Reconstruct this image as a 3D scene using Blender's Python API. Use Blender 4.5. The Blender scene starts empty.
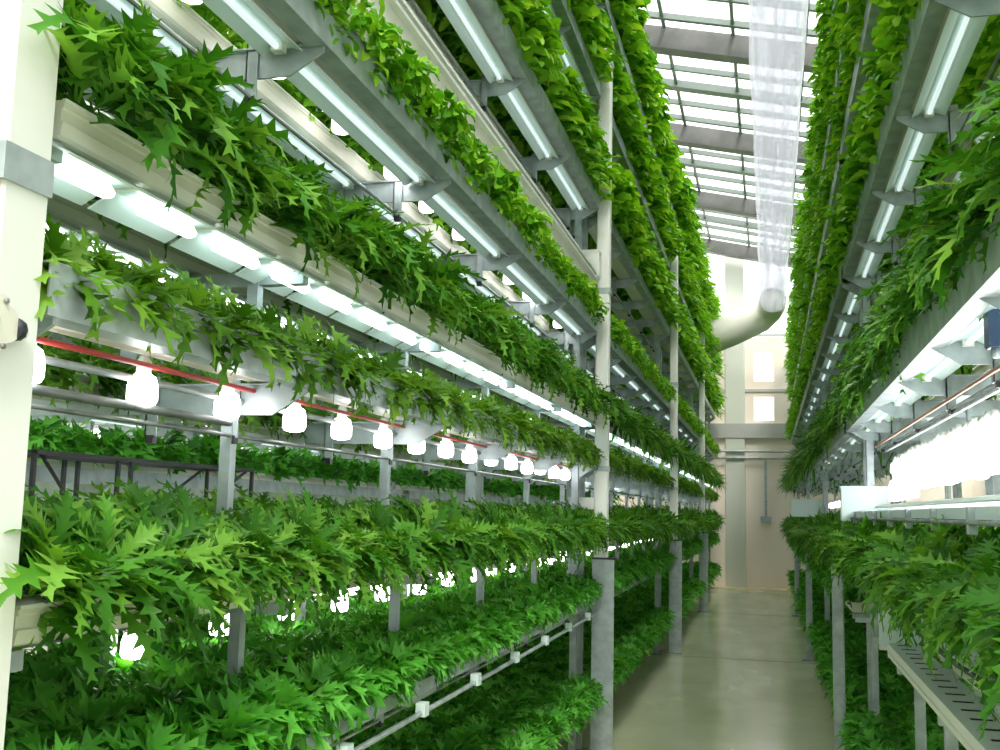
import bpy, math, random
import numpy as np
from mathutils import Matrix, Vector
random.seed(7); rng = np.random.default_rng(7)
PI = math.pi
C = bpy.context.scene.collection

# ------------------------------------------------------------------ camera
def nrm(a): return a / np.linalg.norm(a)
F = 1044.0; CAM = np.array([0, 0, 1.5])
dY = nrm(np.array([269, -140, -F])); dZ = np.array([186, 8140, -F]); dZ = nrm(dZ - dZ @ dY * dY); dX = np.cross(dY, dZ)
RW = np.array([dX, dY, dZ]).T
cd = bpy.data.cameras.new('camera'); cam = bpy.data.objects.new('camera', cd); C.objects.link(cam)
m4 = Matrix([list(r) for r in RW.T]).to_4x4(); m4.translation = Vector(CAM); cam.matrix_world = m4
cd.sensor_width = 36; cd.lens = F / 1000 * 36; cd.clip_start = .05; cd.clip_end = 200
bpy.context.scene.camera = cam
def proj(x, y, z):
    c = RW @ (np.array([x, y, z]) - CAM)
    if c[2] > -.2: return None
    return 500 + F * c[0] / -c[2], 375 - F * c[1] / -c[2], -c[2]

# ------------------------------------------------------------------ materials
def mat(name, col, rough=.5, metal=0., noise=None, spec=.5, emit=None, es=0., bump=0., bscale=30., col2=None, nscale=8.):
    m = bpy.data.materials.new(name); m.use_nodes = True; nt = m.node_tree; b = nt.nodes['Principled BSDF']
    b.inputs['Base Color'].default_value = (*col, 1); b.inputs['Roughness'].default_value = rough
    b.inputs['Metallic'].default_value = metal; b.inputs['Specular IOR Level'].default_value = spec
    if col2:
        tc = nt.nodes.new('ShaderNodeTexCoord'); n = nt.nodes.new('ShaderNodeTexNoise'); n.inputs['Scale'].default_value = nscale; n.inputs['Detail'].default_value = 6
        r = nt.nodes.new('ShaderNodeValToRGB'); r.color_ramp.elements[0].color = (*col, 1); r.color_ramp.elements[1].color = (*col2, 1)
        r.color_ramp.elements[0].position = .35; r.color_ramp.elements[1].position = .65
        nt.links.new(tc.outputs['Object'], n.inputs['Vector']); nt.links.new(n.outputs['Fac'], r.inputs[0]); nt.links.new(r.outputs[0], b.inputs['Base Color'])
    if bump:
        tc = nt.nodes.new('ShaderNodeTexCoord'); n = nt.nodes.new('ShaderNodeTexNoise'); n.inputs['Scale'].default_value = bscale
        bp = nt.nodes.new('ShaderNodeBump'); bp.inputs['Strength'].default_value = bump
        nt.links.new(tc.outputs['Object'], n.inputs['Vector']); nt.links.new(n.outputs['Fac'], bp.inputs['Height']); nt.links.new(bp.outputs[0], b.inputs['Normal'])
    if emit:
        b.inputs['Emission Color'].default_value = (*emit, 1); b.inputs['Emission Strength'].default_value = es
    return m
GALV = mat('galvanised_steel', (.36, .42, .44), .42, .3, col2=(.52, .60, .62), nscale=14)
GALVD = mat('weathered_steel', (.20, .22, .22), .5, .4, col2=(.36, .39, .38), nscale=9)
CREAM = mat('cream_pvc', (.72, .72, .60), .4, col2=(.80, .80, .70), nscale=3)
WHITE = mat('white_paint', (.86, .88, .83), .45, col2=(.80, .83, .78), nscale=2)
REFL = mat('white_reflector', (.80, .95, .94), .3)
PALE = mat('pale_blue_plastic', (.72, .86, .86), .4)
BLACK = mat('black_steel_and_slot_shade', (.025, .03, .035), .45)
DARKB = mat('navy_plastic', (.04, .08, .16), .4)
RED = mat('red_cable_sheath', (.55, .06, .06), .4)
COPPER = mat('copper_pipe', (.50, .20, .12), .4, .3)
RUST = mat('rust', (.45, .22, .08), .8, col2=(.70, .62, .48), nscale=25)
LAMP = mat('lamp_glow', (1, 1, 1), .4, emit=(1., .97, .98), es=8)
TUBE = mat('tube_glow', (.6, .65, .65), .4, emit=(.85, 1., 1.), es=.62)
GLOW = mat('reflector_lamp_glow', (1, 1, 1), .4, emit=(.92, 1., 1.), es=3.2)
STEMM = mat('pale_stem', (.35, .50, .18), .6)

def leafmat(name, c1, c2, c3):
    m = bpy.data.materials.new(name); m.use_nodes = True; nt = m.node_tree; nt.nodes.clear()
    N = nt.nodes.new; Lk = nt.links.new
    out = N('ShaderNodeOutputMaterial'); at = N('ShaderNodeAttribute'); at.attribute_name = 'tone'
    geo = N('ShaderNodeNewGeometry'); ns = N('ShaderNodeTexNoise'); ns.inputs['Scale'].default_value = 3.0; ns.inputs['Detail'].default_value = 3
    Lk(geo.outputs['Position'], ns.inputs['Vector'])
    add = N('ShaderNodeMath'); add.operation = 'ADD'; hf = N('ShaderNodeMath'); hf.operation = 'MULTIPLY'; hf.inputs[1].default_value = .5
    Lk(at.outputs['Fac'], add.inputs[0]); Lk(ns.outputs['Fac'], add.inputs[1]); Lk(add.outputs[0], hf.inputs[0])
    r = N('ShaderNodeValToRGB'); e = r.color_ramp.elements; e[0].color = (*c1, 1); e[0].position = .2; e[1].color = (*c3, 1); e[1].position = .85
    k = e.new(.5); k.color = (*c2, 1); Lk(hf.outputs[0], r.inputs[0])
    p = N('ShaderNodeBsdfPrincipled'); p.inputs['Roughness'].default_value = .45; p.inputs['Specular IOR Level'].default_value = .25
    t = N('ShaderNodeBsdfTranslucent'); mx = N('ShaderNodeMixShader'); mx.inputs[0].default_value = .38
    gm = N('ShaderNodeMixRGB'); gm.blend_type = 'MULTIPLY'; gm.inputs[0].default_value = 1; gm.inputs[2].default_value = (1.25, 1.2, .5, 1)
    Lk(r.outputs[0], p.inputs['Base Color']); Lk(r.outputs[0], gm.inputs[1]); Lk(gm.outputs[0], t.inputs['Color'])
    Lk(p.outputs[0], mx.inputs[1]); Lk(t.outputs[0], mx.inputs[2]); Lk(mx.outputs[0], out.inputs[0])
    return m
LEAF = {'mizuna_plant': leafmat('mizuna_leaf', (.018, .10, .006), (.07, .26, .018), (.26, .50, .07)),
        'lettuce_plant': leafmat('lettuce_leaf', (.03, .18, .012), (.10, .42, .04), (.24, .66, .12)),
        'mustard_green_plant': leafmat('mustard_leaf', (.035, .13, .008), (.12, .30, .02), (.28, .50, .07)),
        'salad_plant': leafmat('salad_leaf', (.035, .18, .008), (.17, .48, .02), (.44, .74, .05))}

# ------------------------------------------------------------------ mesh helpers
class MB:
    def __init__(s): s.v = []; s.f = []; s.mi = []; s.ms = []; s.sm = []
    def _m(s, m):
        if m not in s.ms: s.ms.append(m)
        return s.ms.index(m)
    def add(s, vs, fs, m, smooth=False):
        o = len(s.v); k = s._m(m); s.v += [tuple(v) for v in vs]
        for f in fs: s.f.append(tuple(o + i for i in f)); s.mi.append(k); s.sm.append(smooth)
        return s
    def box(s, a, b, m):
        x0, y0, z0 = a; x1, y1, z1 = b
        return s.add([(x0, y0, z0), (x1, y0, z0), (x1, y1, z0), (x0, y1, z0), (x0, y0, z1), (x1, y0, z1), (x1, y1, z1), (x0, y1, z1)],
                     [(0, 3, 2, 1), (4, 5, 6, 7), (0, 1, 5, 4), (1, 2, 6, 5), (2, 3, 7, 6), (3, 0, 4, 7)], m)
    def prism(s, poly, axis, a, b, m, cap=True):
        # poly: 2D outline; axis 'y': (x,z) extruded along y ; 'x': (y,z) ; 'z': (x,y)
        n = len(poly)
        def P(p, t): return {'y': (p[0], t, p[1]), 'x': (t, p[0], p[1]), 'z': (p[0], p[1], t)}[axis]
        vs = [P(p, a) for p in poly] + [P(p, b) for p in poly]
        fs = [(i, (i + 1) % n, n + (i + 1) % n, n + i) for i in range(n)]
        if cap: fs += [tuple(range(n - 1, -1, -1)), tuple(range(n, 2 * n))]
        return s.add(vs, fs, m)
    def tube(s, pts, r, m, n=8, cap=True):
        pts = [Vector(p) for p in pts]; vs = []; fs = []
        rr = r if isinstance(r, (list, tuple)) else [r] * len(pts)
        for i, p in enumerate(pts):
            d = (pts[min(i + 1, len(pts) - 1)] - pts[max(i - 1, 0)]).normalized()
            a = d.orthogonal().normalized() if abs(d.z) > .95 else d.cross(Vector((0, 0, 1))).normalized(); b = d.cross(a)
            if i and a.dot(pa) < 0 and abs(a.dot(pa)) > .5: a = -a; b = -b
            pa = a
            for k in range(n):
                t = 2 * PI * k / n; vs.append(p + (a * math.cos(t) + b * math.sin(t)) * rr[i])
        for i in range(len(pts) - 1):
            for k in range(n): fs.append((i * n + k, i * n + (k + 1) % n, (i + 1) * n + (k + 1) % n, (i + 1) * n + k))
        if cap: fs += [tuple(range(n - 1, -1, -1)), tuple(range((len(pts) - 1) * n, len(pts) * n))]
        return s.add(vs, fs, m, True)
    def mesh(s, name):
        me = bpy.data.meshes.new(name); me.from_pydata(s.v, [], s.f)
        for m in s.ms: me.materials.append(m)
        me.polygons.foreach_set('material_index', s.mi); me.polygons.foreach_set('use_smooth', s.sm)
        me.update(); return me
    def build(s, name, parent=None, loc=None):
        o = bpy.data.objects.new(name, s.mesh(name)); C.objects.link(o)
        if parent: o.parent = parent
        if loc: o.location = loc
        return o
def tag(o, label, cat, group=None, kind=None):
    if label: o['label'] = label
    if cat: o['category'] = cat
    if group: o['group'] = group
    if kind: o['kind'] = kind
    return o
def thing(name, label, cat, loc=(0, 0, 0), group=None):
    o = bpy.data.objects.new(name, None); C.objects.link(o); o.location = loc; o.empty_display_size = .1
    return tag(o, label, cat, group)
def part(name, mb, root, label=None):
    # geometry is written in world coordinates; shift into the root's frame
    L = root.location; mb.v = [(v[0] - L[0], v[1] - L[1], v[2] - L[2]) for v in mb.v]
    o = mb.build(name, root)
    if label: o['label'] = label
    return o
def sub(name, mb, parent, root):
    L = root.location; mb.v = [(v[0] - L[0], v[1] - L[1], v[2] - L[2]) for v in mb.v]
    return mb.build(name, parent)
def structure(name, mb, label=None, parent=None):
    o = mb.build(name, parent); o['kind'] = 'structure'
    if label: o['label'] = label
    return o
def copy_tree(o, parent=None):
    c = o.copy(); C.objects.link(c); c.parent = parent
    for ch in list(o.children): copy_tree(ch, c)
    return c

# ------------------------------------------------------------------ plants
def leaf(L, W, elev, az, droop, n, style, r):
    """one leaf as a quad strip; returns verts (k,3), quads (q,4)"""
    cols = 5 if style == 'round' and n > 4 else 3
    ts = np.linspace(0, 1, n + 1); ang = elev; p = np.array([.008, 0.]); P = [p.copy()]
    for i in range(n):
        ang -= droop / n * (1.6 * ts[i] + .2); p = p + L / n * np.array([math.cos(ang), math.sin(ang)]); P.append(p.copy())
    P = np.array(P); tw = r.uniform(-.5, .5); vs = []
    side = np.array([-math.sin(az), math.cos(az), 0]); rad = np.array([math.cos(az), math.sin(az), 0]); up = np.array([0, 0, 1.])
    curl = r.uniform(-.25, .25) * L
    for i, t in enumerate(ts):
        c = rad * P[i, 0] + up * P[i, 1] + side * curl * t * t
        if style == 'feather':
            env = .10 + max(0, math.sin(PI * min(1, (t * .93 + .02) ** .85))) ** .8
            tooth = (i % 3 == 1) if n > 9 else i % 2
            w = W * env * ((1.7 if n > 9 else 1.3) if tooth else (.55 if n > 9 else .45)) if t > .16 else W * .12
            fwd = (L / n * 1.3 if tooth else -L / n * .1)
        else:
            env = .12 + (max(0, math.sin(PI * (t * .92 + .04) ** 1.25))) ** .7
            w = W * env if t > .12 else W * .15; fwd = 0
        q = (tw * t); s2 = side * math.cos(q) + up * math.sin(q)
        nn = up * math.cos(q) - side * math.sin(q)
        d = P[min(i + 1, n)] - P[max(i - 1, 0)]; d = d / (np.linalg.norm(d) + 1e-9); tan = rad * d[0] + up * d[1]
        if cols == 3:
            for sg in (-1, 0, 1):
                jit = (r.uniform(.7, 1.25) if sg else 0)
                vs.append(c + s2 * sg * w * jit + (nn * w * .35 * (1 + r.uniform(-.6, .6)) + tan * fwd) * abs(sg))
        else:
            for sg in (-1, -.55, 0, .55, 1):
                ruf = (r.uniform(-.34, .34) * w if abs(sg) == 1 else r.uniform(-.1, .1) * w) if sg else 0
                vs.append(c + s2 * sg * w + nn * (abs(sg) * w * .3 + ruf) + tan * (r.uniform(-.2, .2) * w if abs(sg) == 1 else 0))
    f = []
    for i in range(n):
        for k in range(cols - 1):
            a = i * cols + k; f.append((a, a + 1, a + cols + 1, a + cols))
    return np.array(vs), np.array(f)
def plant(style, nl, n, L, W, seed, el=(.2, 1.35), wmul=1., bush=0.):
    r = random.Random(seed); V = []; Q = []; T = []; o = 0
    for i in range(nl):
        az = i * 2.39996 + r.uniform(-.4, .4); k = i / nl
        elev = el[0] + (el[1] - el[0]) * k + r.uniform(-.15, .15); ll = L * r.uniform(.75, 1.15) * (1 - .25 * k)
        v, q = leaf(ll, W * wmul * r.uniform(.8, 1.25), elev, az, r.uniform(.9, 2.0), n, style, r)
        if bush:
            hh = bush * r.random() ** .8; rad = .35 * bush * math.sqrt(r.random()) * (1 - .5 * hh / bush); v = v + np.array([rad * math.cos(az), rad * math.sin(az), hh])
        V.append(v); Q.append(q + o); o += len(v); T.append(np.full(len(v), r.random()))
    return np.concatenate(V), np.concatenate(Q), np.concatenate(T)
SPEC = {'mizuna_plant': ('feather', 62, 22, .165, .015), 'lettuce_plant': ('feather', 56, 7, .085, .017),
        'mustard_green_plant': ('feather', 36, 16, .155, .020), 'salad_plant': ('round', 60, 5, .085, .017)}
BUSH = {'mizuna_plant': .07, 'lettuce_plant': .06, 'mustard_green_plant': .0, 'salad_plant': .16}
HI = {}; LO = {}; MID = {}
for ki, (k, (st, nl, n, L, W)) in enumerate(SPEC.items()):
    HI[k] = [plant(st, nl, n, L, W, 100 * ki + s, bush=BUSH[k]) for s in range(6)]
    MID[k] = [plant(st, int(nl * .7), min(n, 7) if st == 'feather' else 4, L, W, 100 * ki + 30 + s, wmul=1.35, bush=BUSH[k]) for s in range(4)]
    LO[k] = [plant('feather', 26, 3, L * 1.1, W, 100 * ki + 50 + s, wmul=1.6, bush=BUSH[k]) for s in range(4)]
def vqt_mesh(name, V, Q, T, m):
    me = bpy.data.meshes.new(name); me.vertices.add(len(V)); me.vertices.foreach_set('co', np.asarray(V, np.float32).ravel())
    me.loops.add(Q.size); me.loops.foreach_set('vertex_index', np.asarray(Q, np.int32).ravel())
    me.polygons.add(len(Q)); me.polygons.foreach_set('loop_start', np.arange(0, Q.size, 4, dtype=np.int32))
    me.update(calc_edges=True); a = me.attributes.new('tone', 'FLOAT', 'POINT'); a.data.foreach_set('value', np.asarray(T, np.float32))
    me.materials.append(m); me.validate(); return me
HIM = {k: [vqt_mesh(k, *p, LEAF[k]) for p in ps] for k, ps in HI.items()}
PL = []     # (kind, x,y,z, tilt matrix, scale, label, group, weight)
def add_plant(kind, x, y, z, side, tilt, sc, label, group, w=1.):
    # tilt > 0 leans the plant towards the aisle
    yaw = random.uniform(0, 2 * PI)
    M = Matrix.Rotation(tilt * (1 if side < 0 else -1), 3, 'Y') @ Matrix.Rotation(random.uniform(-.2, .2), 3, 'X') @ Matrix.Rotation(yaw, 3, 'Z')
    PL.append((kind, x, y, z, M, sc, label, group, w))
def flush_plants():
    for kind in SPEC:
        L = []
        for p in PL:
            if p[0] != kind: continue
            q = proj(p[1], p[2], p[3] + .08)
            if q is None or not (-350 < q[0] < 1350 and -350 < q[1] < 1150): continue
            vis = -40 < q[0] < 1040 and -40 < q[1] < 790
            L.append((p[5] * p[8] / q[2] * (1 if vis else .01), q[2], p))
        L.sort(key=lambda t: -t[0])
        for sc, d, p in L[:300]:
            o = bpy.data.objects.new(kind, random.choice(HIM[kind])); C.objects.link(o)
            m = (p[4] * p[5]).to_4x4(); m.translation = (p[1], p[2], p[3]); o.matrix_world = m
            tag(o, p[6], 'plant', p[7])
        Vs = []; Qs = []; Ts = []; o = 0
        for sc, d, p in L[300:]:
            src = (HI if d < 3.6 else MID if d < 7.5 else LO)[kind]; V, Q, T = src[random.randrange(4)]
            M = np.array(p[4]) * p[5]; V2 = V @ M.T + np.array([p[1], p[2], p[3]])
            Vs.append(V2); Qs.append(Q + o); Ts.append(T); o += len(V)
        if Vs:
            ob = bpy.data.objects.new(kind, vqt_mesh(kind, np.concatenate(Vs), np.concatenate(Qs), np.concatenate(Ts), LEAF[kind])); C.objects.link(ob)
            tag(ob, KINDTXT[kind][1], 'plants', None, 'stuff')
KINDTXT = {'mizuna_plant': ('feathery jagged green plant', 'mass of feathery jagged green plants filling the remaining tiers along the aisle'),
           'lettuce_plant': ('small bright lettuce plant', 'mass of small bright lettuces filling the remaining low beds'),
           'mustard_green_plant': ('yellowish drooping mustard plant', 'mass of yellowish drooping mustard plants on the remaining beam tiers'),
           'salad_plant': ('small round-leaved salad plant', 'mass of small round-leaved salad plants on the remaining high tiers')}

# ------------------------------------------------------------------ counted fixtures with individuals + stuff rest
FX = {}
def add_fx(kind, loc, label, group, w=1., sy=1.): FX.setdefault(kind, []).append((loc, label, group, w, sy))
def tpl_reflector():   # 0.26 m trough with a lamp, opening downwards; origin at its top centre
    r = MB(); y0, y1 = -.127, .127
    for s in (-1, 1):
        r.prism([(s * .025, 0), (s * .080, -.030), (s * .084, -.028), (s * .029, .003)][::s], 'y', y0, y1, REFL)
    r.box((-.027, y0, -.001), (.027, y1, .003), REFL)
    b = MB(); b.tube([(0, -.10, -.020), (0, -.08, -.020), (0, .08, -.020), (0, .10, -.020)], [.008, .015, .015, .008], GLOW, 8)
    h = MB(); h.tube([(0, -.096, -.016), (0, -.086, -.016)], .005, WHITE, 8)
    return [('reflector', r), ('lamp', b), ('lamp_socket', h)]
def tpl_tube():        # 1.0 m batten
    r = MB(); y0, y1 = -.50, .50
    r.prism([(-.028, 0), (-.056, -.018), (-.056, -.021), (-.024, -.006), (.024, -.006), (.056, -.021), (.056, -.018), (.028, 0)], 'y', y0, y1, REFL)
    b = MB(); b.tube([(0, -.46, -.016), (0, .46, -.016)], .008, TUBE, 8)
    h = MB(); h.box((-.015, -.49, -.026), (.015, -.46, -.006), WHITE); h2 = MB(); h2.box((-.015, .46, -.026), (.015, .49, -.006), WHITE)
    return [('reflector', r), ('lamp', b), ('lamp_socket', h), ('lamp_socket', h2)]
def tpl_bulb():        # pendant compact bulb; origin at the cable
    b = MB(); b.tube([(0, 0, -.035), (0, 0, -.043), (0, 0, -.062), (0, 0, -.088), (0, 0, -.098), (0, 0, -.102)], [.014, .026, .031, .031, .026, .010], LAMP, 12)
    h = MB(); h.tube([(0, 0, .0), (0, 0, -.012), (0, 0, -.036)], [.009, .015, .015], WHITE, 8)
    return [('bulb', b), ('socket', h)]
TPL = {'reflector_lamp': (tpl_reflector, 'light fixture'), 'tube_light': (tpl_tube, 'light fixture'), 'hanging_bulb': (tpl_bulb, 'light bulb')}
def flush_fx():
    for kind, lst in FX.items():
        parts = TPL[kind][0](); L = []
        for loc, label, group, w, sy in lst:
            q = proj(*loc)
            if q is None or not (-300 < q[0] < 1300 and -300 < q[1] < 1050): continue
            vis = -30 < q[0] < 1030 and -30 < q[1] < 780
            L.append((w / q[2] * (1 if vis else .01), loc, label, group, sy))
        L.sort(key=lambda t: -t[0]); proto = None
        for s, loc, label, group, sy in L[:300]:
            if proto is None:
                proto = thing(kind, label, TPL[kind][1], loc, group); o = proto
                for n, mb in parts: mb.build(n, proto)
            else: o = copy_tree(proto)
            o.location = loc; o.scale = (1, sy, 1); o['label'] = label; o['group'] = group
        if len(L) > 300:
            B = MB()
            for s, loc, _a, _b, sy in L[300:]:
                for n, mb in parts:
                    off = len(B.v); B.v += [(v[0] + loc[0], v[1] * sy + loc[1], v[2] + loc[2]) for v in mb.v]
                    for f, i, sm in zip(mb.f, mb.mi, mb.sm): B.f.append(tuple(off + k for k in f)); B.mi.append(B._m(mb.ms[i])); B.sm.append(sm)
            tag(B.build(kind), 'remaining rows of small lamps under the far tiers', 'light fixtures', None, 'stuff')

# ------------------------------------------------------------------ racks
BAYS = [(1.33, 6.55), (6.72, 11.55), (11.75, 16.6), (16.8, 21.9)]
BN = ['nearest bay', 'second bay', 'third bay', 'farthest bay']
ORD = ['lowest', 'second', 'third', 'fourth', 'fifth', 'sixth', 'seventh', 'eighth', 'ninth']
# z of gutter base, side beam (z0,z1) or None, plant kind, scale, rows, spacing, tilt, lamps
LEFT = [
 dict(z=.30, beam=None, kind='lettuce_plant', sc=1.35, rows=4, sp=.17, tilt=.25, lamp=None),
 dict(z=.93, beam=(.925, .965), kind='lettuce_plant', sc=1.2, rows=6, sp=.11, tilt=.5, lamp=None),
 dict(z=1.28, beam=None, kind='mizuna_plant', sc=1.05, rows=5, sp=.12, tilt=.6, lamp=None),
 dict(z=1.79, beam=(1.775, 1.86), kind='mustard_green_plant', sc=.92, rows=2, pitch=.555, sp=.11, tilt=.6, lamp=None, stub=.21),
 dict(z=2.062, beam=None, kind='mizuna_plant', sc=1.2, rows=3, sp=.14, tilt=.35, lamp='reflector_lamp'),
 dict(z=2.64, beam=(2.63, 2.715), kind='salad_plant', sc=.85, rows=3, sp=.12, tilt=.7, lamp='tube_light'),
 dict(z=3.46, beam=(3.45, 3.54), kind='salad_plant', sc=1.62, rows=3, sp=.115, tilt=.2, lamp='tube_light'),
 dict(z=4.22, beam=(4.21, 4.30), kind='salad_plant', sc=1.62, rows=3, sp=.115, tilt=.2, lamp='tube_light'),
 dict(z=4.96, beam=(4.95, 5.04), kind='salad_plant', sc=1.75, rows=3, sp=.12, tilt=.2, lamp=None)]
RIGHT = [
 dict(z=.22, beam=None, kind='lettuce_plant', sc=1.35, rows=4, sp=.17, tilt=.2, lamp=None),
 dict(z=.93, beam=None, kind='lettuce_plant', sc=1.2, rows=4, sp=.15, tilt=.3, lamp=None),
 dict(z=1.22, beam=None, kind='mizuna_plant', sc=1.2, rows=5, sp=.12, tilt=.5, lamp=None),
 dict(z=2.03, beam=(2.0, 2.14), kind='mizuna_plant', sc=1.4, rows=3, sp=.12, tilt=.15, lamp='tube_light', back=-.01),
 dict(z=2.95, beam=(2.94, 3.08), kind='salad_plant', sc=1.2, rows=3, sp=.13, tilt=.2, lamp='tube_light'),
 dict(z=3.72, beam=(3.70, 3.81), kind='salad_plant', sc=1.2, rows=3, sp=.13, tilt=.2, lamp='tube_light'),
 dict(z=4.28, beam=(4.26, 4.37), kind='salad_plant', sc=1.2, rows=3, sp=.14, tilt=.3, lamp=None),
 dict(z=4.85, beam=(4.84, 4.93), kind='salad_plant', sc=1.2, rows=3, sp=.14, tilt=.3, lamp=None)]
ROWN = ['front', 'second', 'third', 'fourth', 'fifth', 'back']
GUT = {}
def gutter_mesh(length, wide=.12, h=.06, holes=False):
    key = (round(length, 3), wide, h, holes)
    if key in GUT: return GUT[key]
    b = MB(); w = wide / 2; y0, y1 = -length / 2, length / 2
    # body with two pressed grooves in each flank
    prof = [(-w, h), (-w, h * .80), (-w + .004, h * .76), (-w + .004, h * .45), (-w, h * .41), (-w + .004, .004), (-w + .012, 0),
            (w - .012, 0), (w - .004, .004), (w, h * .41), (w - .004, h * .45), (w - .004, h * .76), (w, h * .80), (w, h)]
    if not holes:
        b.prism(prof, 'y', y0, y1, CREAM)
        b.box((-w - .003, y0, h - .004), (-w + .004, y1, h + .002), WHITE); b.box((w - .004, y0, h - .004), (w + .003, y1, h + .002), WHITE)
    else:
        n = len(prof); vs = [(p[0], y0, p[1]) for p in prof] + [(p[0], y1, p[1]) for p in prof]
        b.add(vs, [(i, i + 1, n + i + 1, n + i) for i in range(n - 1)], WHITE)
        b.add([(-w, y0, 0), (w, y0, 0), (w, y0, h), (-w, y0, h)], [(0, 1, 2, 3)], WHITE); b.add([(-w, y1, 0), (w, y1, 0), (w, y1, h), (-w, y1, h)], [(3, 2, 1, 0)], WHITE)
        k = int(length / .13); st = length / k
        for i in range(k):
            ya = y0 + i * st; yb = ya + st; yc = (ya + yb) / 2
            outer = [(w, ya), (w, yb), (-w, yb), (-w, ya)]; a = (.028, .013)
            inner = [(a[0], yc - a[1]), (a[0], yc + a[1]), (-a[0], yc + a[1]), (-a[0], yc - a[1])]
            vs = [(*p, h) for p in outer] + [(*p, h) for p in inner] + [(*p, h - .03) for p in inner]
            b.add(vs, [(j, (j + 1) % 4, 4 + (j + 1) % 4, 4 + j) for j in range(4)], PALE)
            b.add(vs, [(4 + j, 4 + (j + 1) % 4, 8 + (j + 1) % 4, 8 + j) for j in range(4)], BLACK)  # slot walls coloured black: shade inside the empty holes put into the colour
    GUT[key] = b.mesh('growing_gutter'); return GUT[key]
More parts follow.
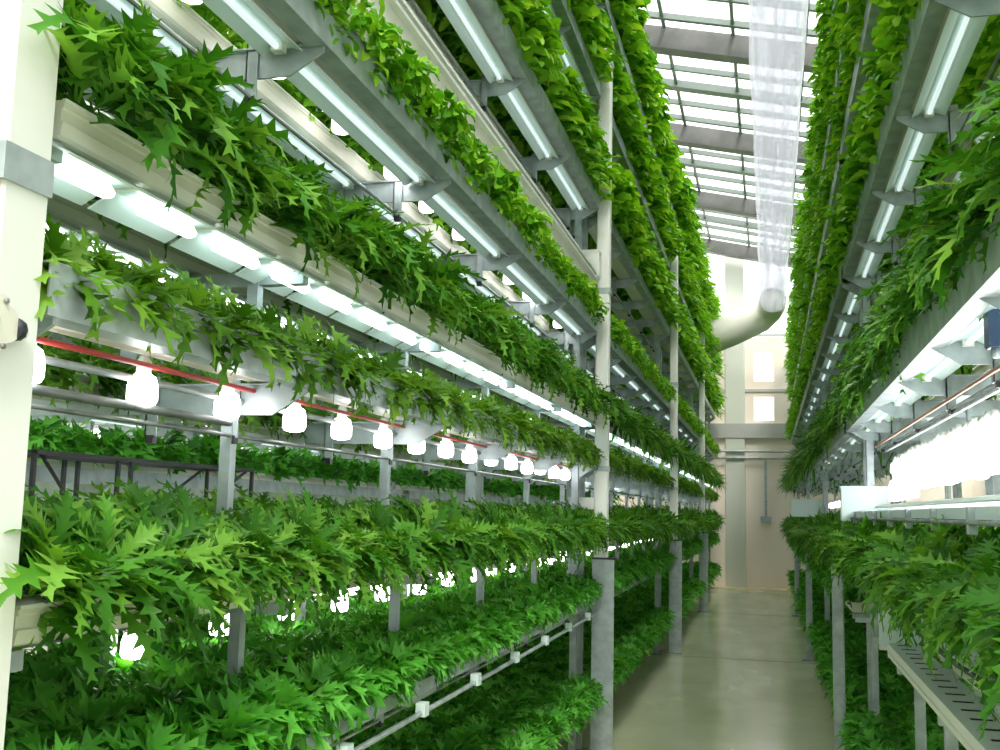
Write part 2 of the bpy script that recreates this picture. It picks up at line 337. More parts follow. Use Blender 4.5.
def rack(side, face, levels, bi, depth=.85, sidetxt='left', lod=False, arms_at=None):
    """one bay of shelving: side -1 = left of the aisle (extends to -x)"""
    y0, y1 = BAYS[bi]; s = side; bt = BN[bi]
    def X(d): return face + s * d
    root = thing('growing_rack', f'galvanised steel growing rack, {sidetxt}, {bt}', 'rack', (X(depth / 2), (y0 + y1) / 2, 0), 'growing racks along the aisles')
    top = levels[-1]['z'] + .15
    for yy in (y0 + .03, y1 - .03):
        for d in (.13, depth - .03):
            p = MB(); a = X(d); t = .045 if d > .2 else .04
            # lipped C-section upright
            p.prism([(a - t / 2, yy - t / 2), (a + t / 2, yy - t / 2), (a + t / 2, yy + t / 2), (a + t / 2 - .012, yy + t / 2), (a + t / 2 - .012, yy - t / 2 + .012),
                     (a - t / 2 + .012, yy - t / 2 + .012), (a - t / 2 + .012, yy + t / 2), (a - t / 2, yy + t / 2)], 'z', .0, top, GALV)
            p.box((a - .05, yy - .05, 0), (a + .05, yy + .05, .012), GALVD)
            part('post', p, root)
    for li, lv in enumerate(levels):
        z = lv['z']
        for e in ((0,) if lod or (li == 3 and s < 0) else (0, 1)):
            d = (0, depth - .02)[e]
            if lv['beam']:
                z0, z1 = lv['beam']; a = X(d); i = s * (1 if e == 0 else -1)
                pr = [(a, z1), (a, z0), (a + i * .055, z0), (a + i * .055, z0 + .004), (a + i * .004, z0 + .004), (a + i * .004, z1 - .004), (a + i * .03, z1 - .004), (a + i * .03, z1)]
                part('side_beam', MB().prism(pr, 'y', y0, y1, GALV), root)
            elif li in (0, 1, 2) and e == 1:
                a = X(d); part('side_beam', MB().box((min(a, a + s * .03), y0, z - .05), (max(a, a + s * .03), y1, z - .01), GALV), root)
        ys = arms_at[li] if arms_at and arms_at.get(li) else [y0 + .03 + (y1 - y0 - .06) * k / 5 for k in range(6)]
        for yy in ys:
            if lv['beam']:
                a0, a1 = X(.01), X(depth - .02); zt = z - .005; t = s
                # tapered cross arm with a top flange
                q = MB(); q.prism([(a0, zt), (a1, zt), (a1, zt - .075), (X(.10), zt - .075), (a0, zt - .02)], 'y', yy - .004, yy + .004, GALV)
                q.box((min(a0, a1), yy - .02, zt - .004), (max(a0, a1), yy + .02, zt), GALV); part('cross_arm', q, root)
                for d in (.20, .42):
                    if lod: break
                    a = X(d); g = MB(); g.box((a - .016, yy - .012, zt - .13), (a + .016, yy - .008, zt + .02), GALV); g.box((a - .016, yy - .012, zt - .13), (a - .012, yy + .02, zt + .02), GALV)
                    g.box((a - .01, yy - .016, zt - .145), (a + .01, yy + .004, zt - .125), BLACK)
                    part('hanger', g, root)
            else:
                a0, a1 = sorted((X(.03), X(depth - .02))); part('cross_arm', MB().box((a0, yy - .015, z - .035), (a1, yy + .015, z - .005), GALV), root)
        if not lod and li in (2, 3, 4) and s < 0:    # short stub posts that carry the bed from the tier below
            zb = levels[li - 1]['z'] + (.05)
            for yy in ys:
                for d in ((.21,) if li == 3 else (.16, .5)): part('stub_post', MB().box((X(d) - .014, yy - .02, zb), (X(d) + .014, yy + .008, z - .03), GALV), root)
        if lv['beam'] and not lod:
            part('tie_rod', MB().tube([(X(.20), y0, z - .13), (X(.20), y1, z - .13)], .005, GALVD, 6), root)
        empty = (s > 0 and li == 1 and bi == 0)
        # gutters, lamps and plants
        rows = lv['rows']; pitch = (depth - .14) / max(rows - 1, 1) if rows > 3 else lv.get('pitch', .30)
        for r in range(rows):
            d = .075 + r * pitch + (.04 if lv['beam'] and r == 0 else 0); xx = X(d)
            ly = y1 - y0 - .04
            if empty:
                if r < 2:
                    xx = X(.075 + r * .2); g = bpy.data.objects.new('growing_gutter', gutter_mesh(3.3, .12, .06, True)); C.objects.link(g); g.location = (xx, 3.0, z)
                    tag(g, ['empty white gutter with dark planting slots, nearest the aisle, right rack', 'empty white gutter with planting slots, farther from the aisle, right rack'][r], 'gutter', 'empty white gutters')
                continue
            wd = .12 if rows <= 3 else .10
            if (not lod and bi < 3) or bi < 2:
                g = bpy.data.objects.new('growing_gutter', gutter_mesh(ly, wd)); C.objects.link(g); g.location = (xx, (y0 + y1) / 2, z - (.05 if li == 3 and s < 0 and r == 1 else 0))
                tag(g, f'cream plastic gutter, {ROWN[r]} row, {ORD[li]} tier up, {sidetxt} rack, {bt}', 'gutter', 'cream plastic growing gutters')
            if lv['lamp'] == 'tube_light' and bi < 3 and (r < 2 or bi == 0) and not (z > 3 and bi > 0):
                for ya_, yb_ in zip(ys[:-1], ys[1:]):
                    add_fx('tube_light', (xx, (ya_ + yb_) / 2, z - .006), f'tube light under {ROWN[r]} gutter, {ORD[li]} tier, {sidetxt} rack, {bt}', 'tube lights under the gutters', .3 if lod else 1, (yb_ - ya_ - .03))
            if lv['lamp'] == 'reflector_lamp' and bi < 4:
                n = int((y1 - y0) / .265)
                for k in range(n):
                    add_fx('reflector_lamp', (xx, y0 + (y1 - y0) * (k + .5) / n, z - .003), f'small white reflector lamp under {ROWN[r]} gutter, fifth tier, {sidetxt} rack, {bt}', 'reflector lamps under the fifth tier', .3 if lod else 1)
            sp = lv['sp'] * (1, 1.05, 1.25, 1.4)[bi] * (1.25 if lod else 1)
            n = int(ly / sp); lab = f"{KINDTXT[lv['kind']][0]}, {ROWN[r]} row, {ORD[li]} tier up, {sidetxt} rack, {bt}"
            for k in range(n):
                yy = y0 + .04 + (k + .5) * ly / n
                fr = r == 0
                if s < 0 and li == 3 and r == 1: fr = True
                add_plant(lv['kind'], xx + s * (lv.get('back', (-.055 if z < 3 else -.03) if lv['beam'] else -.02) if fr else 0) + random.uniform(-.015, .015), yy + random.uniform(-.03, .03), z + (.058 if not (li == 3 and s < 0 and r == 1) else .01), s,
                          lv['tilt'] * (1 if fr else .3) + random.uniform(-.12, .12), lv['sc'] * random.uniform(.85, 1.15) * (1.1 if lod or bi > 1 else 1) * (1.12 if z > 3 and bi > 0 and s < 0 else 1), lab,
                          f'{KINDTXT[lv["kind"]][0]}s in the gutters', (1 if fr else .55) * (.2 if lod else 1))
    return root
GR = [1.36 + 1.075 * k - .155 for k in range(6)]
armsL = {i: [1.36, 2.28, 3.355, 4.43, 5.505, 6.52] for i in range(9)}
armsR = {3: [1.7, 2.53, 3.27, 4.1, 5.0, 5.88, 6.5], 4: [2.0, 2.95, 3.86, 4.77, 5.65, 6.5]}
LF, RF = -1.05, .45
for bi in range(4):
    rack(-1, LF, LEFT, bi, .85, 'left', arms_at=armsL if bi == 0 else None)
    rack(1, RF, RIGHT, bi, .85, 'right', arms_at=armsR if bi == 0 else None)
# racks beyond the first ones, seen between their tiers
FARL = [dict(z=.30, beam=None, kind='lettuce_plant', sc=1.2, rows=2, sp=.2, tilt=.2, lamp=None),
        dict(z=1.585, beam=(1.555, 1.61), kind='lettuce_plant', sc=1.2, rows=3, sp=.15, tilt=.2, lamp=None),
        dict(z=2.04, beam=(2.02, 2.09), kind='lettuce_plant', sc=1.1, rows=2, sp=.16, tilt=.3, lamp='tube_light'),
        dict(z=2.64, beam=(2.63, 2.72), kind='lettuce_plant', sc=1.3, rows=3, sp=.17, tilt=.2, lamp='tube_light'),
        dict(z=3.46, beam=(3.45, 3.54), kind='salad_plant', sc=1.3, rows=3, sp=.2, tilt=.2, lamp='tube_light'),
        dict(z=4.22, beam=(4.21, 4.30), kind='salad_plant', sc=1.3, rows=2, sp=.2, tilt=.2, lamp=None)]
for bi in range(3):
    rack(-1, -2.35, FARL, bi, .85, 'second left', lod=True)
    rack(-1, -3.9, FARL[:4], bi, .85, 'third left', lod=True)
FARR = [dict(z=.30, beam=None, kind='lettuce_plant', sc=1.2, rows=2, sp=.2, tilt=.2, lamp=None),
        dict(z=1.50, beam=(1.47, 1.54), kind='lettuce_plant', sc=1., rows=3, sp=.17, tilt=.2, lamp=None)] + [dict(d, z=d['z'] + .2, beam=(d['beam'][0] + .2, d['beam'][1] + .2)) for d in FARL[3:5]]
for bi in range(4): rack(1, 1.75, FARR, bi, .85, 'second right', lod=True)

# pendant bulb rows and their cables
def cable_run(name, x, z, y0, y1, r, m, label, cat='cable', sag=0.):
    n = 14; b = MB().tube([(x, y0 + (y1 - y0) * k / n, z - sag * math.sin(PI * (k % 2) / 2) ) for k in range(n + 1)], r, m, 6)
    return tag(b.build(name), label, cat)
def bulbs(x, z, y0, y1, sp, label, group, w=1.):
    y = y0
    while y < y1:
        add_fx('hanging_bulb', (x + random.uniform(-.01, .01), y, z + random.uniform(-.006, .006)), label, group, w); y += sp
bulbs(-1.22, 1.79, 1.50, 6.5, .346, 'glowing bulb hanging over the feathery third-tier bed, left rack', 'bulbs over the third tier, left rack', 3)
bulbs(-1.5, 1.83, 6.9, 21, .33, 'glowing bulb over the third tier, left rack beyond the white post', 'bulbs over the third tier, farther bays')
bulbs(-1.5, 1.225, 2.3, 6.5, .43, 'glowing bulb over the low lettuce bed, left rack', 'bulbs over the second tier, left rack', 3)
bulbs(-1.72, 1.225, 3.6, 6.5, .30, 'glowing bulb in the rearmost row over the low lettuce bed, left rack', 'bulbs at the back of the second tier', 2)
bulbs(-1.5, 1.225, 6.9, 21, .4, 'glowing bulb over the low bed, left rack beyond the white post', 'bulbs over the second tier, farther bays')
bulbs(-1.26, 2.73, 2.0, 6.5, .43, 'small glowing bulb between the gutters of the sixth tier, left rack', 'bulbs in the sixth tier', 2)
bulbs(-2.62, 1.97, 1.8, 11, .25, 'glowing bulb in the second rack on the left', 'bulbs in the second left rack', .6)
bulbs(-4.3, 1.99, 2.5, 11, .5, 'glowing bulb in the third rack on the left', 'bulbs in the third left rack', .4)
for zz, nm in ((1.85, 'upper'), (1.745, 'lower')):
    bulbs(.70, zz, 2.3, 6.35, .10, f'glaring bulb in the {nm} row of the bright bank, right rack', f'glaring bulbs, {nm} row of the bank, right rack', 4)
bulbs(.85, 1.72, 6.8, 21, .35, 'glowing bulb over the third tier, right rack, farther bays', 'bulbs over the third tier, right rack')
cable_run('power_cable', -1.20, 1.768, 1.36, 6.5, .006, RED, 'red cable running above the row of glowing bulbs, left rack')
cable_run('conduit', -1.23, 1.742, 1.36, 6.5, .008, GALV, 'grey conduit carrying the glowing bulbs, left rack', 'pipe')
cable_run('water_pipe', -1.22, 1.685, 1.36, 2.2, .010, GALVD, 'dark grey water pipe below the bulbs, ending before the second post', 'pipe')
cable_run('conduit', -1.50, 1.235, 1.36, 6.5, .008, GALVD, 'dark conduit carrying the low row of bulbs, left rack', 'pipe')
cable_run('water_pipe', -1.85, 1.13, 1.36, 6.5, .012, GALV, 'grey water pipe along the back of the low lettuce bed', 'pipe')
o = cable_run('water_pipe', -1.02, .885, 1.36, 6.45, .008, GALV, 'thin grey pipe clipped below the front edge of the low lettuce bed', 'pipe')
for k in range(8): MB().box((-1.035, 1.9 + .6 * k - .02, .875), (-1.005, 1.9 + .6 * k + .02, .915), PALE).build('pipe_clip', o)
cable_run('power_cable', .60, 1.905, 2.7, 6.4, .006, COPPER, 'copper-red cable sloping from the navy box along the right rack')
cable_run('conduit', .70, 1.92, 2.3, 6.4, .009, GALV, 'grey conduit under the lamps of the right rack, nearer the aisle', 'pipe')
cable_run('conduit', .66, 1.885, 2.3, 6.4, .009, GALV, 'grey conduit carrying the glaring bulbs of the right rack', 'pipe')

# tall white fascia panel (left rack) with seams, double lip and end box
t = thing('fascia_panel', 'long cream white side panel with seams above the sixth tier, left rack', 'panel', (-1.07, 3.9, 2.76))
for k in range(5):
    a = 1.36 + k * 1.033
    part('panel_board', MB().box((-1.075, a + .003, 2.775), (-1.067, a + 1.030, 2.965), CREAM), t)
part('lip', MB().box((-1.08, 1.36, 2.965), (-1.045, 6.52, 2.978), WHITE), t); part('lip', MB().box((-1.08, 1.36, 2.99), (-1.04, 6.52, 3.003), WHITE), t)
part('cable', MB().tube([(-1.06, 1.36, 3.02), (-1.06, 6.5, 3.02)], .006, GALVD, 6), t)
part('mounting_strip', MB().box((-1.09, 1.36, 2.72), (-1.08, 6.52, 3.0), GALV), t)
for i, yy in enumerate((1.5, 2.28, 3.355, 4.43, 5.505)): part('bracket', MB().box((-1.10, yy - .02, 2.72), (-1.08, yy + .02, 2.80), GALV), t)
def white_box(c, size, label, m=WHITE):
    x, y, z = c; a, b, d = size; t = thing('junction_box', label, 'box', c)
    g = MB(); e = .008
    g.prism([(x - a + e, z - d), (x + a - e, z - d), (x + a, z - d + e), (x + a, z + d - e), (x + a - e, z + d), (x - a + e, z + d), (x - a, z + d - e), (x - a, z - d + e)], 'y', y - b, y + b, m)
    part('housing', g, t)
    part('lid', MB().box((x - a - .004, y - b - .004, z + d - .012), (x + a + .004, y + b + .004, z + d + .004), m), t)
white_box((-1.13, 6.47, 3.06), (.10, .05, .085), 'white box beside the white post, end of the cream panel', WHITE)
white_box((-1.15, 6.62, 1.545), (.08, .05, .035), 'flat white box beside the white post, end of the feathery bed', WHITE)
white_box((.54, 6.5, 1.575), (.13, .06, .10), 'pale blue box at the end of the nearest right bay', PALE)
white_box((.42, 11.6, 1.58), (.19, .06, .09), 'pale blue box at the end of the second right bay', PALE)

# right side: white rails above the feathery bed, hose, white board
t = thing('feed_rail', 'pale blue rail with clips above the feathery bed, right rack', 'rail', (.5, 4.4, 1.5))
part('rail_bar', MB().prism([(.47, 1.50), (.55, 1.50), (.56, 1.53), (.53, 1.545), (.47, 1.53)], 'y', 1.9, 6.42, PALE), t)
part('feed_pipe', MB().tube([(.46, 1.9, 1.492), (.46, 6.4, 1.492)], .007, GALVD, 6), t)
part('feed_pipe', MB().tube([(.60, 1.9, 1.56), (.60, 6.4, 1.56)], .010, WHITE, 6), t)
for k in range(8): part('clip', MB().box((.455, 2.1 + .58 * k, 1.465), (.475, 2.13 + .58 * k, 1.53), GALV), t)
t = thing('splash_board', 'white board standing across the end of the empty gutters', 'board', (.6, 4.74, .95))
part('board', MB().box((.44, 4.72, .965), (.80, 4.735, 1.14), PALE), t); part('lower_lip', MB().box((.44, 4.70, .955), (.80, 4.735, .970), WHITE), t)
t = tag(MB().prism([(.88, .96), (.88, 1.0), (1.25, 1.08), (1.25, 1.04)], 'y', 1.9, 4.7, PALE).build('tray_cover'), 'sloping pale sheet behind the empty white gutters', 'sheet')
hose = MB().tube([(.52, 5.0, 1.16), (.53, 4.72, 1.13), (.57, 4.4, 1.05), (.60, 3.9, 1.02), (.62, 3.3, 1.02), (.64, 2.6, 1.01), (.66, 1.95, 1.01)], .009, BLACK, 8).build('hose')
tag(hose, 'thin dark hose draped along the empty white gutters', 'hose')
for yy in (2.6, 3.3, 4.0, 4.5):
    g = MB().box((.655, yy - .015, .985), (.70, yy + .015, 1.09), PALE); MB.build(g, 'hose_clip', hose)
for d in (.09, .30):
    for yy in (2.2, 2.9, 3.6, 4.3):
        MB_ = MB().box((RF + d - .018, yy - .018, 0), (RF + d + .018, yy + .018, .925), GALV); tag(MB_.build('support_leg'), f'short galvanised leg under the {"outer" if d < .2 else "inner"} empty white gutter', 'leg', 'legs under the empty gutters')

# navy box upper right
t = thing('control_box', 'navy control box hanging at the right edge under the gutter', 'box', (.55, 2.79, 1.97))
part('housing', MB().prism([(.535, 1.925), (.61, 1.925), (.615, 1.93), (.615, 2.015), (.61, 2.02), (.535, 2.02), (.53, 2.015), (.53, 1.93)], 'y', 2.76, 2.82, DARKB), t)
part('cable_gland', MB().tube([(.55, 2.79, 1.925), (.55, 2.79, 1.90)], .011, GALV, 8), t)

# ------------------------------------------------------------------ posts of the building
def column(x, y, w, z_top, sleeve, label, side=-1):
    z_top = 4.72 if sleeve else z_top
    t = thing('support_column', label, 'post', (x, y, 0), 'white posts along the aisle')
    h = w / 2; zs = 1.2 if sleeve else .0
    def rr(w, e): return [(x - w + e, y - w), (x + w - e, y - w), (x + w, y - w + e), (x + w, y + w - e), (x + w - e, y + w), (x - w + e, y + w), (x - w, y + w - e), (x - w, y - w + e)]
    part('shaft', MB().prism(rr(h, .008), 'z', .0, z_top, WHITE if sleeve else GALV), t)
    if sleeve:
        a = MB(); k = h + .004
        a.prism([(x - k, y - k), (x + k + .045, y - k), (x + k + .045, y - k + .006), (x + k + .01, y - k + .006), (x + k + .01, y + k), (x - k, y + k)], 'z', 0, 1.2, GALV); part('steel_sleeve', a, t)
        part('seam', MB().box((x - k - .004, y - k - .004, 1.2), (x + k + .05, y + k, 1.212), BLACK), t)
        for zz in (1.75, 2.9, 4.45): part('collar', MB().box((x - h - .005, y - h - .005, zz), (x + h + .005, y + h + .005, zz + .035), GALV), t)
    part('foot_plate', MB().box((x - .08, y - .07, 0), (x + .09, y + .07, .015), GALVD), t)
    return t
column(-1.03, 6.63, .085, 7.0, True, 'white square post between the nearest and second bays, left')
column(-1.01, 11.65, .085, 7.0, True, 'white square post between the second and third bays, left')
column(-1.01, 16.7, .085, 7.0, True, 'white square post between the third and farthest bays, left')
column(.39, 6.62, .065, 1.25, False, 'short galvanised post standing in front of the nearest right rack', 1)
column(.40, 11.65, .065, 1.3, False, 'short galvanised post at the end of the second right bay', 1)
column(.40, 16.7, .065, 1.3, False, 'short galvanised post at the end of the third right bay', 1)
# near left column with band, rust and box
t = thing('support_column', 'white square post at the left edge, closest to the camera', 'post', (-1.04, 1.28, 0), 'white posts along the aisle')
x0, x1, ya, yb = -1.17, -1.05, 1.215, 1.31
part('shaft', MB().prism([(x0, ya), (x1 - .006, ya), (x1, ya + .006), (x1, yb), (x0, yb)], 'z', 0, 7.0, WHITE), t)
part('clamp_band', MB().box((x0 - .004, ya - .006, 1.95), (x1 + .005, yb + .004, 2.005), GALV), t, 'pale galvanised band around the post')
rs = MB()
for i in range(26):
    a = x0 + .012 + i * .004; h = .006 + .014 * abs(math.sin(i * 1.9)) * (i / 26 + .3); rs.box((a, ya - .0012, 1.95 - h), (a + .0042, ya, 1.95), RUST)
part('rust_stain', rs, t, 'rust stain below the band')
t = thing('junction_box', 'cream box with a blue dot and black gland on the nearest white post', 'box', (-1.05, 1.2, 1.7))
bx = MB(); b0, b1 = 1.70, 1.78; ex = .006
bx.prism([(1.17, b0), (1.215, b0), (1.222, b0 + .004), (1.222, b0 + .014), (1.232, b0 + .016), (1.242, b0 + .022), (1.242, b1 - .022), (1.232, b1 - .016), (1.222, b1 - .014), (1.222, b1 - .004), (1.215, b1), (1.17, b1)], 'x', -1.05, -1.028, CREAM)
part('housing', bx, t)
part('blue_dot', MB().tube([(-1.028, 1.19, 1.742), (-1.025, 1.19, 1.742)], .013, DARKB, 16), t)
for zz in (b0 + .008, b1 - .008): part('screw', MB().tube([(-1.028, 1.214, zz), (-1.024, 1.214, zz)], .004, GALVD, 8), t)
part('cable_gland', MB().tube([(-1.039, 1.242, 1.738), (-1.039, 1.258, 1.738)], [.018, .016], BLACK, 10), t)
part('cable_plug', MB().tube([(-1.039, 1.258, 1.738), (-1.045, 1.275, 1.736)], [.010, .008], GALV, 8), t)

# ------------------------------------------------------------------ black trolley behind the second left rack
t = thing('trolley', 'black steel trolley frame standing behind the left rack, near the camera', 'trolley', (-2.12, 3.2, 0))
for x in (-2.22, -2.02):
    for y in (2.55, 2.95, 3.02, 3.85): part('leg', MB().box((x - .006, y - .006, .08), (x + .006, y + .006, 1.63), BLACK), t)
    part('top_bar', MB().box((x - .01, 2.55, 1.625), (x + .01, 3.85, 1.637), BLACK), t); part('bottom_bar', MB().box((x - .01, 2.55, .10), (x + .01, 3.85, .13), BLACK), t)
    part('brace', MB().tube([(x, 2.58, 1.625), (x, 2.93, 1.3)], .006, BLACK, 6), t); part('brace', MB().tube([(x, 3.8, 1.625), (x, 3.1, 1.3)], .006, BLACK, 6), t)
    for y in (2.6, 3.8): part('wheel', MB().tube([(x - .015, y, .045), (x + .015, y, .045)], .045, BLACK, 12), t)
for y in (2.55, 3.85): part('cross_bar', MB().box((-2.22, y - .01, 1.625), (-2.02, y + .01, 1.637), BLACK), t)

# ------------------------------------------------------------------ building shell
def floor_mat():
    m = bpy.data.materials.new('wet_concrete'); m.use_nodes = True; nt = m.node_tree; b = nt.nodes['Principled BSDF']; N = nt.nodes.new; Lk = nt.links.new
    tc = N('ShaderNodeTexCoord'); n = N('ShaderNodeTexNoise'); n.inputs['Scale'].default_value = 1.3; n.inputs['Detail'].default_value = 7; n.inputs['Roughness'].default_value = .65
    r = N('ShaderNodeValToRGB'); r.color_ramp.elements[0].color = (.58, .63, .38, 1); r.color_ramp.elements[1].color = (.70, .74, .52, 1); r.color_ramp.elements[0].position = .3; r.color_ramp.elements[1].position = .7
    Lk(tc.outputs['Object'], n.inputs['Vector']); Lk(n.outputs['Fac'], r.inputs[0]); Lk(r.outputs[0], b.inputs['Base Color'])
    mp = N('ShaderNodeMapping'); mp.inputs['Scale'].default_value = (1.6, .75, 1); n2 = N('ShaderNodeTexNoise'); n2.inputs['Scale'].default_value = 1.1; n2.inputs['Detail'].default_value = 4
    r2 = N('ShaderNodeValToRGB'); r2.color_ramp.elements[0].position = .30; r2.color_ramp.elements[0].color = (.30, .30, .30, 1); r2.color_ramp.elements[1].position = .72; r2.color_ramp.elements[1].color = (.10, .07, .07, 1)
    Lk(tc.outputs['Object'], mp.inputs[0]); Lk(mp.outputs[0], n2.inputs['Vector']); Lk(n2.outputs['Fac'], r2.inputs[0]); Lk(r2.outputs[0], b.inputs['Roughness'])
    bp = N('ShaderNodeBump'); bp.inputs['Strength'].default_value = .08; Lk(n.outputs['Fac'], bp.inputs['Height']); Lk(bp.outputs[0], b.inputs['Normal'])
    return m
FLOOR = floor_mat(); JOINT = mat('floor_joint', (.20, .21, .15), .6)
fl = MB(); fl.box((-6.5, -3, -.1), (4.5, 23.5, 0), FLOOR); fo = structure('floor', fl)
for y in (11.45, 16.6): structure('trim_floor_joint', MB().box((-6.4, y, 0), (4.4, y + .025, .0015), JOINT))
WALLM = mat('beige_wall', (.95, .82, .72), .6, col2=(.96, .86, .80), nscale=1.2); WALLW = mat('white_wall', (.78, .82, .78), .6)
BEAMW = mat('grey_wall_beam', (.50, .50, .50), .5); WCOL = mat('wall_column', (.66, .68, .62), .5)
W = 22.4
w = MB()
# back wall with a glazed opening in its upper part
w.box((-6.5, W, 0), (4.5, W + .15, 3.25), WALLM); w.box((-6.5, W, 3.25), (-.42, W + .15, 5.7), WALLM)
w.box((-.42, W, 3.25), (-.28, W + .15, 5.2), WALLM); w.box((.12, W, 3.25), (4.5, W + .15, 5.2), WALLM)
w.box((-.28, W, 3.25), (.12, W + .15, 3.45), WALLM); w.box((-.28, W, 3.95), (.12, W + .15, 4.28), WALLM); w.box((-.28, W, 4.9), (.12, W + .15, 5.2), WALLM)
wb = structure('wall_back', w)
FROST = mat('frosted_glass', (.95, .97, 1), .6)
def glassmat(name, col, tr=.85):
    m = bpy.data.materials.new(name); m.use_nodes = True; nt = m.node_tree; nt.nodes.clear(); N = nt.nodes.new; Lk = nt.links.new
    out = N('ShaderNodeOutputMaterial'); t = N('ShaderNodeBsdfTransparent'); t.inputs[0].default_value = (*col, 1); d = N('ShaderNodeBsdfTranslucent'); d.inputs[0].default_value = (.95, .95, .95, 1)
    g = N('ShaderNodeBsdfGlossy'); g.inputs['Roughness'].default_value = .08; m1 = N('ShaderNodeMixShader'); m1.inputs[0].default_value = 1 - tr; m2 = N('ShaderNodeMixShader'); m2.inputs[0].default_value = .05
    Lk(t.outputs[0], m1.inputs[1]); Lk(d.outputs[0], m1.inputs[2]); Lk(m1.outputs[0], m2.inputs[1]); Lk(g.outputs[0], m2.inputs[2]); Lk(m2.outputs[0], out.inputs[0]); return m
GLASS = glassmat('roof_glass', (.97, .98, .98), .9)
gi = 1
for a, b, c, d in ((-.28, .12, 3.45, 3.95), (-.28, .12, 4.28, 4.9), (-.42, 4.5, 5.2, 5.7), (-6.5, 4.5, 5.7, 8.3)):
    structure(f'window_{gi}', MB().box((a, W + .05, c), (b, W + .06, d), GLASS)); gi += 1
structure('trim_beam', MB().box((-6.4, W - .12, 3.08), (4.4, W - .001, 3.38), BEAMW))
structure('trim_column', MB().prism([(-.86, W - .10), (-.48, W - .10), (-.46, W - .001), (-.88, W - .001)], 'z', 0, 7.1, WCOL))
for zz in (2.66, 2.80): structure('trim_pipe', MB().tube([(-2.5, W - .14, zz), (1.4, W - .14, zz)], .025, GALV, 8))
for zz in (4.05, 5.22): structure('trim_rail', MB().box((-2.5, W - .03, zz), (2.2, W - .001, zz + .06), BEAMW))
structure('trim_threshold', MB().box((-1.6, W - .35, 0), (1.2, W - .001, .02), mat('threshold', (.85, .72, .5), .6)))
# framed shutter left of the column
fr = MB(); a, b, c, d = -1.28, -1.22, 3.7, 4.9
fr.box((-1.3, W - .04, 3.62), (-1.24, W - .001, 5.0), WHITE); fr.box((-1.3, W - .04, 3.62), (-.9, W - .001, 3.68), WHITE); structure('trim_frame', fr)
t = thing('conduit_box', 'small box at the end of a vertical conduit on the back wall', 'box', (-.06, W - .08, 1.4))  # plain box ending the conduit; it holds no lamp
part('conduit', MB().box((-.085, W - .05, 1.4), (-.035, W - .001, 2.62), GALV), t); part('housing', MB().prism([(-.15, 1.33), (.03, 1.33), (.05, 1.40), (.05, 1.47), (-.17, 1.47), (-.17, 1.40)], 'y', W - .12, W - .001, GALV), t)
structure('wall_left', MB().box((-6.6, -3, 0), (-6.5, 23.5, 6.2), WALLW)); structure('wall_right', MB().box((4.5, -3, 0), (4.6, 23.5, 4.2), WALLW))
structure('wall_front', MB().box((-6.5, -3.1, 0), (4.5, -3, 5.5), WALLW))
# roof: glass on purlins, sloping down to the right
SL = -.22
def zr(x): return 6.95 + SL * (x + .9)
ce = MB(); ce.prism([(-6.6, zr(-6.6) + .30), (4.6, zr(4.6) + .30), (4.6, zr(4.6) + .31), (-6.6, zr(-6.6) + .31)], 'y', -3, 23.5, GLASS); structure('ceiling', ce)
ROOFM = mat('grey_roof_beam', (.10, .105, .10), .6, col2=(.15, .15, .145), nscale=4); BARM = mat('glazing_bar', (.16, .20, .18), .5, .1)
def xbar(name, y, dz0, dz1, wy, m):
    p = [(-6.6, zr(-6.6) + dz0), (4.6, zr(4.6) + dz0), (4.6, zr(4.6) + dz1), (-6.6, zr(-6.6) + dz1)]
    structure(name, MB().prism(p, 'y', y - wy / 2, y + wy / 2, m))
ys = [2.2, 5.45, 8.7, 11.95, 15.2, 18.5, 21.9]
for y in ys:
    xbar('trim_roof_beam', y, -.05, .22, .20, ROOFM)
    for dy, hh, ww, m in ((-.35, .05, .06, BARM), (.42, .05, .06, BARM), (1.1, .05, .05, BARM), (1.65, .08, .16, BARM), (2.3, .05, .05, BARM)):
        if y + dy < 22.3: xbar('trim_glazing_bar', y + dy, .24 - hh, .26, ww, m)
for x in (-4.6, -3.6, -2.6, -1.95, -1.15, -.35, .45, 1.4, 2.4, 3.4):
    structure('trim_glazing_bar', MB().box((x - .02, -3, zr(x) + .2), (x + .02, 22.3, zr(x) + .25), BARM))

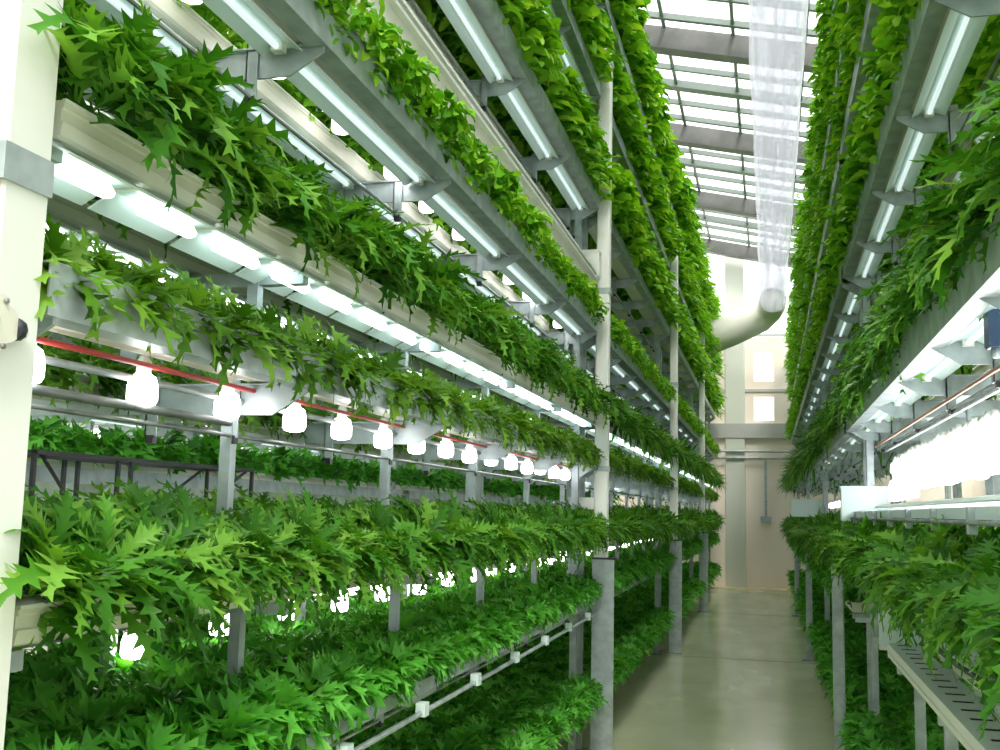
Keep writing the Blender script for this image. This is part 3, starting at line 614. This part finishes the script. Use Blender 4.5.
# ------------------------------------------------------------------ clear plastic air duct and its elbow
def ductmat():
    m = bpy.data.materials.new('clear_film'); m.use_nodes = True; nt = m.node_tree; nt.nodes.clear(); N = nt.nodes.new; Lk = nt.links.new
    out = N('ShaderNodeOutputMaterial'); tc = N('ShaderNodeTexCoord'); mp = N('ShaderNodeMapping'); mp.inputs['Scale'].default_value = (14, .5, 14); n = N('ShaderNodeTexNoise'); n.inputs['Scale'].default_value = 1.; n.inputs['Detail'].default_value = 5
    Lk(tc.outputs['Object'], mp.inputs[0]); Lk(mp.outputs[0], n.inputs['Vector']); bp = N('ShaderNodeBump'); bp.inputs['Strength'].default_value = .6; Lk(n.outputs['Fac'], bp.inputs['Height'])
    t = N('ShaderNodeBsdfTransparent'); t.inputs[0].default_value = (.93, .95, 1, 1); d = N('ShaderNodeBsdfTranslucent'); d.inputs[0].default_value = (.9, .9, .96, 1); df = N('ShaderNodeBsdfDiffuse'); df.inputs[0].default_value = (.85, .86, .92, 1)
    g = N('ShaderNodeBsdfGlossy'); g.inputs['Roughness'].default_value = .12
    r = N('ShaderNodeMapRange'); r.inputs[1].default_value = .35; r.inputs[2].default_value = .65; r.inputs[3].default_value = .40; r.inputs[4].default_value = .80; Lk(n.outputs['Fac'], r.inputs[0])
    for s in (d, df, g): Lk(bp.outputs[0], s.inputs['Normal'])
    a = N('ShaderNodeMixShader'); a.inputs[0].default_value = .5; Lk(d.outputs[0], a.inputs[1]); Lk(df.outputs[0], a.inputs[2])
    b = N('ShaderNodeMixShader'); Lk(r.outputs[0], b.inputs[0]); Lk(t.outputs[0], b.inputs[1]); Lk(a.outputs[0], b.inputs[2])
    c = N('ShaderNodeMixShader'); c.inputs[0].default_value = .10; Lk(b.outputs[0], c.inputs[1]); Lk(g.outputs[0], c.inputs[2]); Lk(c.outputs[0], out.inputs[0]); return m
FILM = ductmat(); DUCTW = mat('duct_elbow', (.72, .72, .62), .5, col2=(.80, .80, .72), nscale=3)
t = thing('air_duct', 'clear plastic air duct hanging along the aisle under the roof', 'duct', (.09, 10, 5.2))
vs = []; fs = []; n = 28; ny = 80
for i in range(ny + 1):
    y = 1.5 + (18.5 - 1.5) * i / ny
    for k in range(n):
        a = 2 * PI * k / n; rr = .215 * (1 + .025 * math.sin(5 * a + y * 2) + .02 * math.sin(y * 3.1)); vs.append((.10 + rr * math.cos(a), y, 5.2 + rr * math.sin(a)))
for i in range(ny):
    for k in range(n): fs.append((i * n + k, i * n + (k + 1) % n, (i + 1) * n + (k + 1) % n, (i + 1) * n + k))
part('film_sleeve', MB().add(vs, fs, FILM, True), t)
for yy in (18.45,): part('clamp_ring', MB().tube([(.10, yy, 5.2), (.10, yy + .05, 5.2)], .235, GALVD, 28, False), t)
part('elbow', MB().tube([(.10, 18.45, 5.2), (.09, 18.6, 5.17), (.03, 18.75, 5.10), (-.12, 18.8, 4.98), (-.6, 18.85, 4.78), (-1.6, 18.9, 4.38)], [.235, .24, .25, .27, .29, .29], DUCTW, 24), t)
for yy in (5.45, 8.7, 11.95, 15.2): part('hanger_strap', MB().tube([(.10, yy, 5.41), (.10, yy, zr(.1) - .04)], .004, GALVD, 6), t)

flush_fx(); flush_plants()

# ------------------------------------------------------------------ light
wd = bpy.data.worlds.new('world'); bpy.context.scene.world = wd; wd.use_nodes = True; nt = wd.node_tree
bg = nt.nodes['Background']; bg.inputs[0].default_value = (1, .975, .98, 1); bg.inputs[1].default_value = 2.5
sd = bpy.data.lights.new('sun', 'SUN'); sd.energy = 3.2; sd.angle = .25; sd.color = (1, .95, .85); so = bpy.data.objects.new('sun', sd); C.objects.link(so)
so.rotation_euler = Vector((-.22, .75, -.85)).to_track_quat('-Z', 'Y').to_euler()
sc = bpy.context.scene; v = sc.view_settings
v.view_transform = 'Standard'; v.look = 'None'; v.exposure = .4; v.gamma = 1; v.use_curve_mapping = False
cy = sc.cycles; cy.max_bounces = 7; cy.diffuse_bounces = 4; cy.glossy_bounces = 3; cy.transmission_bounces = 4; cy.transparent_max_bounces = 12
cy.use_denoising = True; cy.sample_clamp_indirect = 6; cy.caustics_reflective = False; cy.caustics_refractive = False
